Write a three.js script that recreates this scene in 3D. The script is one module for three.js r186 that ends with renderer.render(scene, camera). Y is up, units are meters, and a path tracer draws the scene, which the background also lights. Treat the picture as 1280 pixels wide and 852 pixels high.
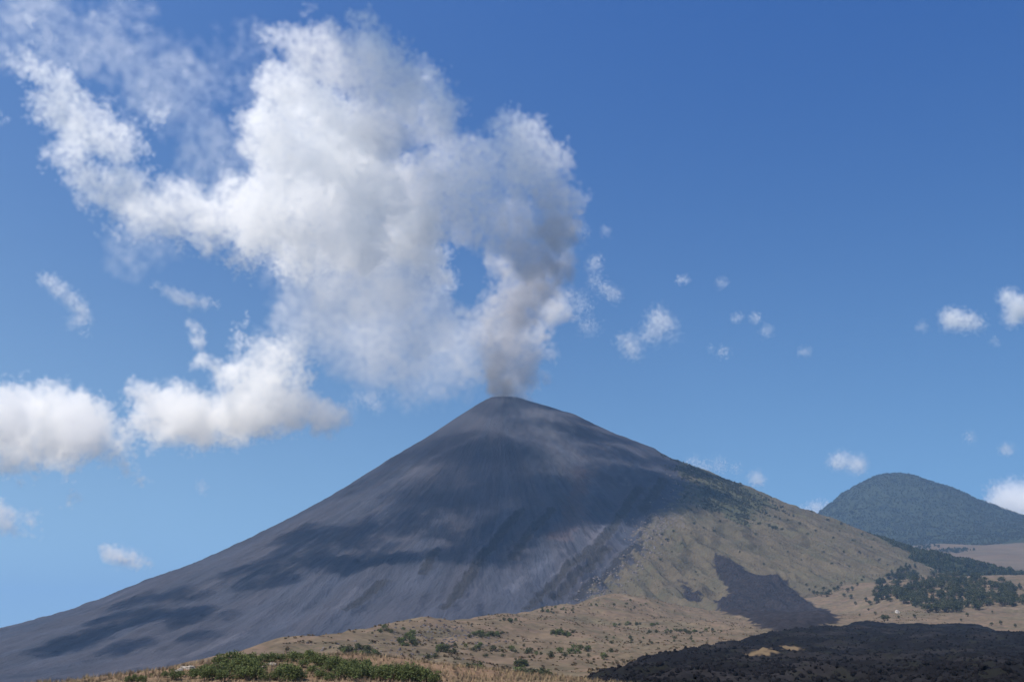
import * as THREE from 'three';
import { createNoise2D, createNoise3D } from 'simplex-noise';
import { mergeGeometries } from 'three/addons/utils/BufferGeometryUtils.js';

// ---------------------------------------------------------------- camera
const FPX = 1244, HORIZON = 800, PITCH = Math.atan((HORIZON - 426) / FPX);
const scene = new THREE.Scene();
const camera = new THREE.PerspectiveCamera(2 * Math.atan(426 / FPX) * 180 / Math.PI, 1280 / 852, 1, 60000);
const EYE = new THREE.Vector3(0, 2, 0);
camera.position.copy(EYE);
camera.rotation.x = PITCH;

// ---------------------------------------------------------------- sky (air only)
const SUN = new THREE.Vector3(-0.44, 0.80, 0.34).normalize();
const clamp = (x, a, b) => Math.min(b, Math.max(a, x));
const sstep = (a, b, x) => { const t = clamp((x - a) / (b - a), 0, 1); return t * t * (3 - 2 * t); };
const lerp = (a, b, t) => a + (b - a) * t;
{
  const W = 1024, H = 512, data = new Float32Array(W * H * 4);
  const zen = [0.000, 0.054, 0.290], hor = [0.275, 0.530, 0.755], glow = [0.40, 0.50, 0.52], side = [0.8, 0.42, 0.2];
  for (let j = 0; j < H; j++) {
    const up = ((j + 0.5) / H - 0.5) * Math.PI, y = Math.sin(up);
    for (let i = 0; i < W; i++) {
      const a = ((i + 0.5) / W - 0.5) * 2 * Math.PI, x = Math.cos(a) * Math.cos(up), z = Math.sin(a) * Math.cos(up);
      const c = x * SUN.x + y * SUN.y + z * SUN.z, h = Math.exp(-Math.max(y, 0) * 4.1);
      const g = Math.pow(clamp(0.5 + 0.5 * c, 0, 1), 7);
      const f = clamp((x * SUN.x + z * SUN.z) / (Math.hypot(x, z) * Math.hypot(SUN.x, SUN.z) + 1e-6), -1, 0.1);      // hazier and paler towards the sun's side
      for (let k = 0; k < 3; k++) data[(j * W + i) * 4 + k] = lerp(zen[k], hor[k], h) * (0.9 + 0.25 * c * c) * (1 + side[k] * (f + 0.78)) + glow[k] * g;
      data[(j * W + i) * 4 + 3] = 1;
    }
  }
  const t = new THREE.DataTexture(data, W, H, THREE.RGBAFormat, THREE.FloatType);
  t.mapping = THREE.EquirectangularReflectionMapping; t.magFilter = THREE.LinearFilter; t.needsUpdate = true;
  scene.background = t; scene.environment = t;
}
// ---------------------------------------------------------------- sun, air, exposure
const sun = new THREE.DirectionalLight(new THREE.Color().setRGB(1, 0.90, 0.77), 5.0);
sun.name = 'sun'; sun.position.copy(SUN).multiplyScalar(6000).add(new THREE.Vector3(0, 0, -1800)); sun.target.position.set(0, 0, -1800);
sun.castShadow = true; sun.shadow.radius = 1; sun.shadow.mapSize.set(4096, 4096);
Object.assign(sun.shadow.camera, { left: -2500, right: 2500, top: 2500, bottom: -2500, near: 10, far: 12000 });
scene.add(sun, sun.target);
scene.fog = new THREE.FogExp2(new THREE.Color().setRGB(0.32, 0.58, 1.0), 0.000085);
const renderer = new THREE.WebGLRenderer();
renderer.toneMapping = THREE.LinearToneMapping; renderer.toneMappingExposure = 1.3;
renderer.shadowMap.enabled = true;

// ---------------------------------------------------------------- helpers
function rng(seed) { return () => { seed = (seed + 0x6d2b79f5) | 0; let t = Math.imul(seed ^ (seed >>> 15), 1 | seed); t = (t + Math.imul(t ^ (t >>> 7), 61 | t)) ^ t; return ((t ^ (t >>> 14)) >>> 0) / 4294967296; }; }
const n2 = createNoise2D(rng(11)), n3 = createNoise3D(rng(23));
function fbm2(x, y, oct = 4, gain = 0.5) { let s = 0, a = 1, t = 0; for (let i = 0; i < oct; i++) { s += a * n2(x + i * 17.3, y - i * 9.1); t += a; a *= gain; x *= 2.03; y *= 2.03; } return s / t; }
function ridged(x, y, oct = 4) { let s = 0, a = 1, t = 0; for (let i = 0; i < oct; i++) { s += a * (1 - 2 * Math.abs(n2(x + i * 7.7, y + i * 3.1))); t += a; a *= 0.5; x *= 2.1; y *= 2.1; } return s / t; }
const cp = Math.cos(PITCH), sp = Math.sin(PITCH);
// the direction in which a pixel of the photograph looks
function ray(px, py) { const x = (px - 640) / FPX, y = (426 - py) / FPX; return new THREE.Vector3(x, y * cp + sp, -cp + y * sp); }
// that pixel at d metres in front of the camera
function at(px, py, d) { const v = ray(px, py); return v.multiplyScalar(-d / v.z).add(EYE); }
function interp(table, x) {               // monotone cubic through [x, y] rows
  const n = table.length;
  if (x <= table[0][0]) return table[0][1];
  if (x >= table[n - 1][0]) return table[n - 1][1];
  let i = 0; while (table[i + 1][0] < x) i++;
  const sl = (k) => (table[k + 1][1] - table[k][1]) / (table[k + 1][0] - table[k][0]);
  const tan = (k) => k <= 0 ? sl(0) : k >= n - 1 ? sl(n - 2) : sl(k - 1) * sl(k) <= 0 ? 0 : 2 / (1 / sl(k - 1) + 1 / sl(k));
  const h = table[i + 1][0] - table[i][0], t = (x - table[i][0]) / h, t2 = t * t, t3 = t2 * t;
  return (2 * t3 - 3 * t2 + 1) * table[i][1] + (t3 - 2 * t2 + t) * h * tan(i) + (-2 * t3 + 3 * t2) * table[i + 1][1] + (t3 - t2) * h * tan(i + 1);
}
function thinPlate(points, stiff = 1) {    // smooth height through points [x, y, z]
  const n = points.length, N = n + 3, S = 200, A = [];
  const U = (r2) => r2 < 1e-12 ? 0 : 0.5 * r2 * Math.log(r2);
  for (let i = 0; i < N; i++) {
    const row = new Float64Array(N + 1);
    if (i < n) {
      for (let j = 0; j < n; j++) row[j] = U(((points[i][0] - points[j][0]) ** 2 + (points[i][2] - points[j][2]) ** 2) / S / S) + (i === j ? 0.02 * stiff : 0);
      row[n] = 1; row[n + 1] = points[i][0] / S; row[n + 2] = points[i][2] / S; row[N] = points[i][1];
    } else for (let j = 0; j < n; j++) row[j] = i === n ? 1 : i === n + 1 ? points[j][0] / S : points[j][2] / S;
    A.push(row);
  }
  for (let c = 0; c < N; c++) {
    let p = c; for (let i = c + 1; i < N; i++) if (Math.abs(A[i][c]) > Math.abs(A[p][c])) p = i;
    [A[c], A[p]] = [A[p], A[c]];
    for (let i = c + 1; i < N; i++) { const f = A[i][c] / A[c][c]; if (f) for (let j = c; j <= N; j++) A[i][j] -= f * A[c][j]; }
  }
  const w = new Float64Array(N);
  for (let i = N - 1; i >= 0; i--) { let s = A[i][N]; for (let j = i + 1; j < N; j++) s -= A[i][j] * w[j]; w[i] = s / A[i][i]; }
  return (x, z) => { let s = w[n] + w[n + 1] * x / S + w[n + 2] * z / S; for (let j = 0; j < n; j++) s += w[j] * U(((x - points[j][0]) ** 2 + (z - points[j][2]) ** 2) / S / S); return s; };
}
function segDist(px, pz, ax, az, bx, bz) { const dx = bx - ax, dz = bz - az, t = clamp(((px - ax) * dx + (pz - az) * dz) / (dx * dx + dz * dz || 1), 0, 1); return [Math.hypot(px - ax - dx * t, pz - az - dz * t), t]; }
function lineDist(x, z, line) { let best = 1e9, u = 0; for (let i = 0; i + 1 < line.length; i++) { const [d, t] = segDist(x, z, line[i].x, line[i].z, line[i + 1].x, line[i + 1].z); if (d < best) { best = d; u = (i + t) / (line.length - 1); } } return [best, u]; }
function inside(x, z, poly) { let c = false; for (let i = 0, j = poly.length - 1; i < poly.length; j = i++) { const a = poly[i], b = poly[j]; if ((a.z > z) !== (b.z > z) && x < (b.x - a.x) * (z - a.z) / (b.z - a.z) + a.x) c = !c; } return c; }
function polyDist(x, z, poly) { const [d] = lineDist(x, z, [...poly, poly[0]]); return inside(x, z, poly) ? d : -d; }   // positive inside
const taken = new Map();
function numbered(name) { const k = taken.get(name) ?? 0; taken.set(name, k + 1); return k ? `${name}_${String(k).padStart(3, '0')}` : name; }
function put(o, name, label, category, group, kind) {
  o.name = numbered(name);
  if (label) o.userData.label = label;
  if (category) o.userData.category = category;
  if (group) o.userData.group = group;
  if (kind) o.userData.kind = kind;
  scene.add(o); return o;
}
const structure = (o, name, label) => put(o, name, label, null, null, 'structure');
function colourMap(w, h, fn) {            // fn(u, v) gives linear rgb
  const d = new Uint8Array(w * h * 4), enc = (c) => 255 * Math.pow(clamp(c, 0, 1), 1 / 2.2), o = [0, 0, 0];
  for (let j = 0, k = 0; j < h; j++) for (let i = 0; i < w; i++, k += 4) { fn((i + 0.5) / w, (j + 0.5) / h, o); d[k] = enc(o[0]); d[k + 1] = enc(o[1]); d[k + 2] = enc(o[2]); d[k + 3] = 255; }
  const t = new THREE.DataTexture(d, w, h); t.colorSpace = THREE.SRGBColorSpace; t.magFilter = THREE.LinearFilter; t.needsUpdate = true; return t;
}
function heightGrid(x0, x1, z0, z1, step, fn) {   // a sheet y = fn(x, z), uv over its rectangle
  const nx = Math.round((x1 - x0) / step), nz = Math.round((z1 - z0) / step), pos = new Float32Array((nx + 1) * (nz + 1) * 3), uv = new Float32Array((nx + 1) * (nz + 1) * 2), idx = new Uint32Array(nx * nz * 6);
  for (let j = 0, k = 0; j <= nz; j++) for (let i = 0; i <= nx; i++, k++) {
    const x = lerp(x0, x1, i / nx), z = lerp(z0, z1, j / nz);
    pos.set([x, fn(x, z), z], k * 3); uv.set([i / nx, j / nz], k * 2);
  }
  for (let j = 0, k = 0; j < nz; j++) for (let i = 0; i < nx; i++, k += 6) { const a = j * (nx + 1) + i, b = a + nx + 1; idx.set([a, b, a + 1, b, b + 1, a + 1], k); }
  const g = new THREE.BufferGeometry(); g.setAttribute('position', new THREE.BufferAttribute(pos, 3)); g.setAttribute('uv', new THREE.BufferAttribute(uv, 2)); g.setIndex(new THREE.BufferAttribute(idx, 1)); g.computeVertexNormals(); return g;
}
const earth = (map, extra = {}) => new THREE.MeshPhysicalMaterial({ map, color: new THREE.Color().setScalar(0.78), roughness: 1, metalness: 0, specularIntensity: 0.1, ...extra });
const log = (s) => console.log(s);

// ---------------------------------------------------------------- the volcano
const ZS = -2500, SUMMIT = at(628, 497, 2500);
const profile = (list, tail) => [[0, SUMMIT.y], ...list.map(([px, py]) => { const p = at(px, py, 2500); return [Math.abs(p.x - SUMMIT.x), p.y]; }), ...tail];
const LEFT = profile([[612, 499], [600, 505], [580, 518], [560, 532], [520, 559], [480, 584], [440, 611], [400, 637], [360, 660], [320, 682], [260, 713], [200, 738], [130, 766], [60, 782], [0, 793]], [[1500, -5], [2200, -120], [3000, -160]]);
const RIGHT = profile([[645, 498], [665, 504], [690, 512], [720, 523], [755, 541], [790, 557], [810, 565], [850, 588], [900, 614], [960, 643], [1020, 667], [1070, 691], [1120, 714], [1180, 738]], [[1400, 60], [1800, 30], [3000, -60]]);
const noiseRidge = (phi, r) => {
  const w = phi + 0.012 * n2(phi * 3, r / 300);
  return n2(w * 9, r / 900 + 3) * 6 + (1 - 2 * Math.abs(n2(w * 21, r / 600))) * 3.2 + (1 - 2 * Math.abs(n2(w * 52 + 9, r / 380))) * 1.6 + n2(w * 120, r / 120) * 0.6;
};
let levees = null;                        // raised lava flows down the ash
let ASH_EDGE = null;                      // the line where ash meets the grass flank
function volcanoBase(x, z) {
  const dx = x - SUMMIT.x, dz = z - ZS, r = Math.hypot(dx, dz), phi = Math.atan2(dx, dz);      // phi 0: towards the camera; + : right
  const deg = phi * 180 / Math.PI, wR = sstep(5, 82, deg) * sstep(179, 130, Math.abs(deg)) + (Math.abs(deg) >= 130 ? 0.5 * sstep(130, 179, Math.abs(deg)) : 0);
  const front = sstep(-88, -50, deg) * sstep(62, 20, deg);
  let h = lerp(interp(LEFT, r), interp(RIGHT, r), wR);
  h -= front * (38 * sstep(820, 1350, r) * sstep(30, -25, deg) + 14 * sstep(900, 1350, r));
  h += Math.sin(phi * 2 + 1) * 4 * sstep(100, 500, r);
  return h;
}
function volcanoHeight(x, z) {
  const dx = x - SUMMIT.x, dz = z - ZS, r = Math.hypot(dx, dz), phi = Math.atan2(dx, dz);
  let h = volcanoBase(x, z);
  h += noiseRidge(phi, r) * sstep(120, 1000, r) * 0.9 + (fbm2(x / 70, z / 70, 4) * 3.2 + n2(x / 12, z / 12) * 0.5) * sstep(20, 260, r);
  if (levees && r > 150 && dz > 0) for (const l of levees) { const [d] = lineDist(x, z, l); if (d < 24) h += 3.4 * sstep(20, 9, d) * (0.6 + 0.6 * n2(x / 9, z / 9)) + 2 * sstep(7, 0, Math.abs(d - 11)); }
  h += n2(x / 9, z / 9) * 2.4 * Math.exp(-((r / 70) ** 2)) - 26 * Math.exp(-((r / 17) ** 2));
  if (r > 700 && flow) h += flowRise(x, z);
  if (ASH_EDGE) {
    const g = grassSide(x, z);
    h += 9 * sstep(-30, 25, g) * sstep(900, 300, Math.abs(g)) * sstep(250, 600, r);
    if (g > 0) h += (ridged(x / 130 + 4, z / 180, 4) * 4 - 1 + (1 - 2 * Math.abs(n2(phi * 17 + 0.4 * n2(x / 160, z / 160), r / 800))) * 6 + (1 - 2 * Math.abs(n2(phi * 44, r / 420))) * 2.2) * sstep(0, 60, g) * sstep(300, 700, r);
  }
  return h;
}
function march(px, py, height, d0, d1, step = 4) {   // where the look through a pixel meets a height field
  const v = ray(px, py); v.multiplyScalar(-1 / v.z);
  for (let d = d0; d < d1; d += step) if (EYE.y + v.y * d < height(EYE.x + v.x * d, -d)) {
    let a = d - step, b = d;
    for (let i = 0; i < 12; i++) { const m = (a + b) / 2; if (EYE.y + v.y * m < height(EYE.x + v.x * m, -m)) b = m; else a = m; }
    return new THREE.Vector3(v.x * b, EYE.y + v.y * b, -b);
  }
  return null;
}
const onVolcano = (list) => list.map(([px, py]) => march(px, py, volcanoBase, 900, 3200)).filter(Boolean);
const edge0 = onVolcano([[850, 584], [852, 600], [858, 612], [846, 630], [818, 650], [800, 668], [806, 690], [782, 714], [764, 727], [748, 746], [735, 762]]);
{ const a = edge0[0], b = edge0[edge0.length - 1];
  ASH_EDGE = [new THREE.Vector3(a.x + 25, 0, a.z - 900), new THREE.Vector3(a.x + 20, 0, a.z - 90), ...edge0, new THREE.Vector3(b.x - 120, 0, b.z + 220), new THREE.Vector3(b.x - 700, 0, b.z + 900)]; }
const GRASS_POLY = [...ASH_EDGE, new THREE.Vector3(3000, 0, 0), new THREE.Vector3(3000, 0, -5200)];
function grassSide(x, z) { return polyDist(x, z, GRASS_POLY); }

const lavaEdge = [[640, 870, 170], [690, 852, 205], [720, 840, 240], [745, 832, 270], [790, 822, 320], [840, 812, 390], [880, 803, 470], [930, 797, 540], [960, 788, 650], [1000, 785, 700], [1040, 782, 760], [1070, 777, 830], [1120, 779, 830], [1180, 781, 800], [1230, 780, 800], [1262, 790, 690], [1300, 792, 660], [1420, 792, 640]];
const lavaIn = [[760, 852, 200], [900, 852, 200], [1050, 852, 195], [1200, 852, 190], [1400, 850, 190], [820, 832, 290], [950, 830, 300], [1100, 832, 290], [1250, 828, 290], [1420, 830, 280], [900, 815, 420], [1000, 808, 480], [1100, 806, 480], [1120, 798, 560], [1200, 800, 520], [1230, 792, 600], [1100, 790, 640]];
const lavaTP = thinPlate([...lavaEdge, ...lavaIn].map((a) => at(...a).toArray()), 0.05);
const lavaPoly = [...lavaEdge.map((a) => at(...a)), new THREE.Vector3(560, 0, -150), new THREE.Vector3(-10, 0, -120)];
const grassPts = [[480, 852, 250], [600, 852, 250], [700, 852, 270], [430, 838, 300], [420, 815, 370], [365, 801, 430], [400, 797, 455], [430, 796, 470], [470, 785, 520], [505, 778, 560], [540, 775, 600], [520, 800, 470], [560, 822, 380], [600, 772, 720], [650, 765, 820], [690, 757, 930], [740, 750, 1040], [775, 742, 1130],
  [640, 800, 560], [640, 825, 390], [720, 780, 800], [720, 810, 500], [800, 800, 640], [800, 770, 1000], [880, 775, 1060], [850, 790, 760], [950, 777, 1010], [1050, 770, 1060], [1120, 769, 1030], [1200, 767, 1060], [1280, 772, 1000], [1400, 775, 1000], [1400, 852, 260], [1000, 852, 260], [1000, 800, 560], [1200, 800, 560],
  [1150, 738, 1330], [1220, 740, 1340], [1290, 738, 1380], [1400, 740, 1400], [1240, 724, 1500], [1300, 724, 1550], [800, 769, 1240], [900, 773, 1340], [1000, 773, 1340], [1060, 768, 1330]].map((a) => at(...a).toArray());
for (const [px, py, d] of [[330, 813, 410], [365, 801, 430], [430, 796, 470], [505, 778, 560], [600, 772, 720], [690, 757, 930]]) { const p = at(px, py, d), q = at(px - 30, py, d + 130); grassPts.push([q.x, p.y - 24, q.z]); const s = at(px - 130, py, d + 160); grassPts.push([s.x, p.y - 48, s.z]); }
grassPts.push([-200, -30, -330], [-330, -60, -450], [-140, -14, -250]);
const grassTP = thinPlate(grassPts, 0.05);
const grassHeight = (x, z) => grassTP(x, z) + fbm2(x / 90, z / 90, 3) * 2.2 + ridged(x / 38, z / 46, 3) * 1.3 + fbm2(x / 11, z / 11, 2) * 0.35 + flowRise(x, z) - underLava(x, z);
const underLava = (x, z) => { if (x < -30 || x > 570 || z < -910 || z > -120) return 0; return 7 * sstep(2, 22, polyDist(x, z, lavaPoly)); };
const footHeight = (x, z) => Math.max(volcanoBase(x, z), grassTP(x, z));
const onFoot = (list) => list.map(([px, py]) => march(px, py, footHeight, 600, 3200)).filter(Boolean);
// marks on the mountain, given by where the photograph shows them
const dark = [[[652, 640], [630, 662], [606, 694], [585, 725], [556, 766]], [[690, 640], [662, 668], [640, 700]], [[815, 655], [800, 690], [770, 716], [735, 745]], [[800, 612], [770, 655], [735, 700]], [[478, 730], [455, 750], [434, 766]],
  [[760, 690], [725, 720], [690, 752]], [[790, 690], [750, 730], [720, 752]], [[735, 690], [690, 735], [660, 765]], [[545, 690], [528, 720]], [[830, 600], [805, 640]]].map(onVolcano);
const pale = [[[632, 645], [612, 676], [585, 706]], [[742, 600], [728, 640], [705, 676]], [[560, 560], [470, 618], [330, 700], [240, 742]], [[700, 690], [640, 735]], [[755, 660], [728, 695], [700, 722]], [[445, 742], [424, 766]], [[640, 545], [700, 560], [760, 590]], [[300, 795], [240, 815], [170, 832]], [[600, 545], [560, 562]], [[780, 640], [745, 690]]].map(onVolcano);
levees = dark;
const red = onVolcano([[728, 590], [722, 622], [716, 650], [700, 672]]);
const flow = onFoot([[898, 705], [912, 712], [930, 722], [950, 730], [975, 732], [998, 745], [1020, 758], [1040, 766], [1050, 778], [1000, 790], [950, 786], [935, 772], [905, 768], [894, 762], [914, 756], [908, 742], [902, 730], [891, 718]]);
const flow2 = onFoot([[846, 730], [858, 736], [868, 748], [880, 753], [870, 760], [862, 757]]);
const flowDist = (x, z) => x < 120 || x > 560 || z > -800 || z < -1900 ? -999 : Math.max(polyDist(x, z, flow), polyDist(x, z, flow2));
function flowRise(x, z) { const d = flowDist(x, z); return d > 0 ? sstep(0, 12, d) * (3 + 2.5 * ridged(x / 22, z / 22, 3)) : 0; }   // the old lava tongue lies on the slope
const wood = onVolcano([[852, 590], [880, 602], [920, 618], [960, 634], [968, 642], [945, 650], [935, 666], [920, 660], [905, 650], [880, 646], [866, 628], [880, 618], [872, 606], [852, 598]]);
wood.slice(0, 4).forEach((p) => { p.z -= 90; });
const rocky = onVolcano([[805, 655], [830, 642], [855, 650], [848, 668], [820, 680], [800, 690], [782, 700], [795, 672]]);
const rills = [[[892, 700], [898, 682], [902, 660]], [[880, 690], [868, 668]], [[940, 690], [935, 668]], [[1010, 690], [990, 660]], [[850, 720], [862, 690]]].map(onVolcano);

// the colours of dry grassland, the same wherever it grows
function grassColour(x, z, o) {
  const a = fbm2(x / 170, z / 170, 4), b = fbm2(x / 34 + 9, z / 26, 4), c = n2(x / 5.1, z / 4.3), d = n2(x / 1.9, z / 1.9);
  const v = 1 + 0.16 * a + 0.20 * b + 0.12 * c + 0.10 * d, green = clamp(0.15 + 0.55 * fbm2(x / 95 - 4, z / 80 + 7, 3) + 0.25 * b, 0, 0.7);
  o[0] = v * lerp(0.150, 0.084, green); o[1] = v * lerp(0.112, 0.081, green); o[2] = v * lerp(0.076, 0.049, green);
}
{
  const X0 = SUMMIT.x - 1500, X1 = SUMMIT.x + 1500, Z0 = ZS - 260, Z1 = ZS + 1640, gC = [0, 0, 0];
  const bumpData = new Uint8Array(2048 * 2048);
  let kk = 0;
  const near = (lists, x, z, w, wob) => { let m = 0; for (const l of lists) { const [d, u] = lineDist(x, z, l); if (d < w * 2) m = Math.max(m, sstep(w, w * 0.35, d + wob) * sstep(0, 0.15, u) ); } return m; };
  // coarse grids of the slow distances, looked up while the fine map is drawn
  const G = 512, coarse = (fn) => { const a = new Float32Array((G + 1) * (G + 1)); for (let j = 0; j <= G; j++) for (let i = 0; i <= G; i++) a[j * (G + 1) + i] = fn(lerp(X0, X1, i / G), lerp(Z0, Z1, j / G)); return (u, v) => { const x = clamp(u * G, 0, G - 1e-3), y = clamp(v * G, 0, G - 1e-3), i = Math.floor(x), j = Math.floor(y), k = j * (G + 1) + i; return lerp(lerp(a[k], a[k + 1], x - i), lerp(a[k + G + 1], a[k + G + 2], x - i), y - j); }; };
  const minOf = (lists) => coarse((x, z) => { let m = 1e9; for (const l of lists) m = Math.min(m, lineDist(x, z, l)[0]); return m; });
  const dGrass = coarse(grassSide), dDark = minOf(dark), dPale = minOf(pale), dRed = minOf([red]), dFlow = coarse((x, z) => Math.max(flowDist(x, z), -60)), dWood = coarse((x, z) => polyDist(x, z, wood)), dRock = coarse((x, z) => polyDist(x, z, rocky)), dRill = minOf(rills);
  const map = colourMap(2048, 2048, (u, v, o) => {
    const x = lerp(X0, X1, u), z = lerp(Z0, Z1, v), dx = x - SUMMIT.x, dz = z - ZS, r = Math.hypot(dx, dz), phi = Math.atan2(dx, dz);
    const w = phi + 0.016 * n2(phi * 4, r / 350), wob = 8 * n2(x / 30, z / 30) + 4 * n2(x / 9, z / 9);
    // loose ash and cinders, combed downhill
    const s1 = n2(w * 11, r / 700), s2 = n2(w * 34 + 5, r / 420), s3 = n2(w * 80, r / 95), s4 = n2(w * 230, r / 26), f = n2(x / 3, z / 3), patch = fbm2(x / 190, z / 190, 3);
    let k = 1 + 0.13 * s1 + 0.12 * s2 + 0.10 * s3 + 0.10 * s4 + 0.12 * f + 0.20 * patch;
    const warm = clamp(0.5 + 0.5 * n2(w * 8 + 2, r / 500), 0, 1);
    let R = k * lerp(0.045, 0.055, warm), Gc = k * lerp(0.051, 0.054, warm), B = k * lerp(0.073, 0.068, warm);
    const up = sstep(300, 80, r + 60 * s1); R *= 1 + 0.3 * up; Gc *= 1 + 0.32 * up; B *= 1 + 0.3 * up;
    const mp = sstep(16, 3, dPale(u, v) + wob * 0.8 + 6 * s3); R = lerp(R, R * 1.55, mp); Gc = lerp(Gc, Gc * 1.52, mp); B = lerp(B, B * 1.45, mp);
    const mr = sstep(34, 6, dRed(u, v) + wob + 8 * s2); R = lerp(R, 0.088 * k, mr * 0.6); Gc = lerp(Gc, 0.060 * k, mr * 0.6); B = lerp(B, 0.058 * k, mr * 0.6);
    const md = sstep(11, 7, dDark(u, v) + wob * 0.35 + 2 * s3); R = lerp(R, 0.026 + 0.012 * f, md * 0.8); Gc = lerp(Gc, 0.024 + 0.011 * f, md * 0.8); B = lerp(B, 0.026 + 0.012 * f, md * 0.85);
    let bump = 0.5 + 0.16 * s3 + 0.16 * s4 + 0.14 * f;
    // dry grass on the old flank
    const mg = sstep(-9, 11, dGrass(u, v) + wob * 2.2);
    if (mg > 0) {
      grassColour(x, z, gC);
      const old = sstep(900, 500, r); gC[0] *= lerp(0.74, 0.66, old); gC[1] *= lerp(0.82, 0.76, old); gC[2] *= lerp(0.8, 0.74, old);
      const strip = 0.13 * n2(w * 60 + 9, r / 120); for (let i = 0; i < 3; i++) gC[i] *= 1 + strip;
      const ml = sstep(12, 3, dRill(u, v) + wob); for (let i = 0; i < 3; i++) gC[i] *= 1 - 0.35 * ml;
      const mw = sstep(-12, 14, dWood(u, v) + wob * 2); gC[0] = lerp(gC[0], 0.055, mw * 0.8); gC[1] = lerp(gC[1], 0.062, mw * 0.8); gC[2] = lerp(gC[2], 0.036, mw * 0.8);
      const mk = sstep(-10, 12, dRock(u, v) + wob * 2) * sstep(0.0, 0.35, n2(x / 7, z / 7) + 0.4 * n2(x / 20, z / 20)); gC[0] = lerp(gC[0], 0.13, mk * 0.8); gC[1] = lerp(gC[1], 0.115, mk * 0.8); gC[2] = lerp(gC[2], 0.115, mk * 0.8);
      const mf = sstep(-3, 3, dFlow(u, v) + wob * 0.7), lf = 1 + 0.3 * n2(x / 14, z / 14) + 0.3 * f; gC[0] = lerp(gC[0], 0.026 * lf, mf); gC[1] = lerp(gC[1], 0.022 * lf, mf); gC[2] = lerp(gC[2], 0.024 * lf, mf);
      R = lerp(R, gC[0], mg); Gc = lerp(Gc, gC[1], mg); B = lerp(B, gC[2], mg);
      bump = lerp(bump, 0.5 + 0.2 * n2(x / 6, z / 6) + 0.2 * f + mf * 0.3 * n2(x / 4 + 3, z / 4), mg);
    }
    o[0] = R; o[1] = Gc; o[2] = B; bumpData[kk++] = 255 * clamp(bump, 0, 1);
  });
  const bump = new THREE.DataTexture(bumpData, 2048, 2048, THREE.RedFormat); bump.magFilter = THREE.LinearFilter; bump.needsUpdate = true;
  // rings round the summit, finer on the side that the photograph shows
  const rs = [0]; while (rs[rs.length - 1] < 2600) rs.push(rs[rs.length - 1] + (rs.length < 10 ? 3 : rs[rs.length - 1] < 1500 ? 5 : 20));
  const ph = []; for (let a = -180; a < 180;) { ph.push(a * Math.PI / 180); a += Math.abs(a) < 112 ? 0.32 : 2; } ph.push(Math.PI);
  const nr = rs.length, np = ph.length, pos = new Float32Array(nr * np * 3), uv = new Float32Array(nr * np * 2), idx = new Uint32Array((nr - 1) * (np - 1) * 6);
  for (let j = 0, k = 0; j < np; j++) for (let i = 0; i < nr; i++, k++) {
    const x = SUMMIT.x + rs[i] * Math.sin(ph[j]), z = ZS + rs[i] * Math.cos(ph[j]);
    pos.set([x, volcanoHeight(x, z), z], k * 3); uv.set([(x - X0) / (X1 - X0), (z - Z0) / (Z1 - Z0)], k * 2);
  }
  for (let j = 0, k = 0; j + 1 < np; j++) for (let i = 0; i + 1 < nr; i++, k += 6) { const a = j * nr + i, b = a + nr; idx.set([a, a + 1, b, b, a + 1, b + 1], k); }
  const g = new THREE.BufferGeometry(); g.setAttribute('position', new THREE.BufferAttribute(pos, 3)); g.setAttribute('uv', new THREE.BufferAttribute(uv, 2)); g.setIndex(new THREE.BufferAttribute(idx, 1)); g.computeVertexNormals();
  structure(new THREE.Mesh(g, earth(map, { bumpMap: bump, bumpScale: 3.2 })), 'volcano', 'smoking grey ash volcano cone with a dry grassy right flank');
}
log('volcano');

// ---------------------------------------------------------------- dry grassland at its foot
{
  const X0 = -420, X1 = 1000, Z0 = -1720, Z1 = -235;
  // strips of green weeds and bare soil
  const map = colourMap(2048, 2048, (u, v, o) => {
    const x = lerp(X0, X1, u), z = lerp(Z0, Z1, v); grassColour(x, z, o);
    const soil = sstep(0.25, 0.75, n2(x / 21 + 40, z / 33 - 8) + 0.35 * n2(x / 6, z / 8)); o[0] = lerp(o[0], 0.18, soil * 0.5); o[1] = lerp(o[1], 0.125, soil * 0.5); o[2] = lerp(o[2], 0.092, soil * 0.5);
    const tone = 1 + 0.22 * ridged(x / 30 + 3, z / 42, 3) + 0.14 * n2(x / 8, z / 12); for (let i = 0; i < 3; i++) o[i] *= tone;
    const spot = sstep(0.45, 0.8, n2(x / 3.3 + 70, z / 4.1)) * sstep(-0.1, 0.4, fbm2(x / 60, z / 60, 2)); o[0] = lerp(o[0], 0.06, spot * 0.7); o[1] = lerp(o[1], 0.062, spot * 0.7); o[2] = lerp(o[2], 0.035, spot * 0.7);
    const fd = flowDist(x, z); if (fd > -12) { const mf = sstep(-3, 3, fd + 5 * n2(x / 20, z / 20)), lf = 1 + 0.35 * n2(x / 14, z / 14) + 0.3 * n2(x / 3, z / 3); o[0] = lerp(o[0], 0.026 * lf, mf); o[1] = lerp(o[1], 0.022 * lf, mf); o[2] = lerp(o[2], 0.024 * lf, mf); }
  });
  structure(new THREE.Mesh(heightGrid(X0, X1, Z0, Z1, 3.2, grassHeight), earth(map)), 'grassland', 'rolling tan dry grassland at the foot of the volcano');
}
log('grass');

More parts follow.
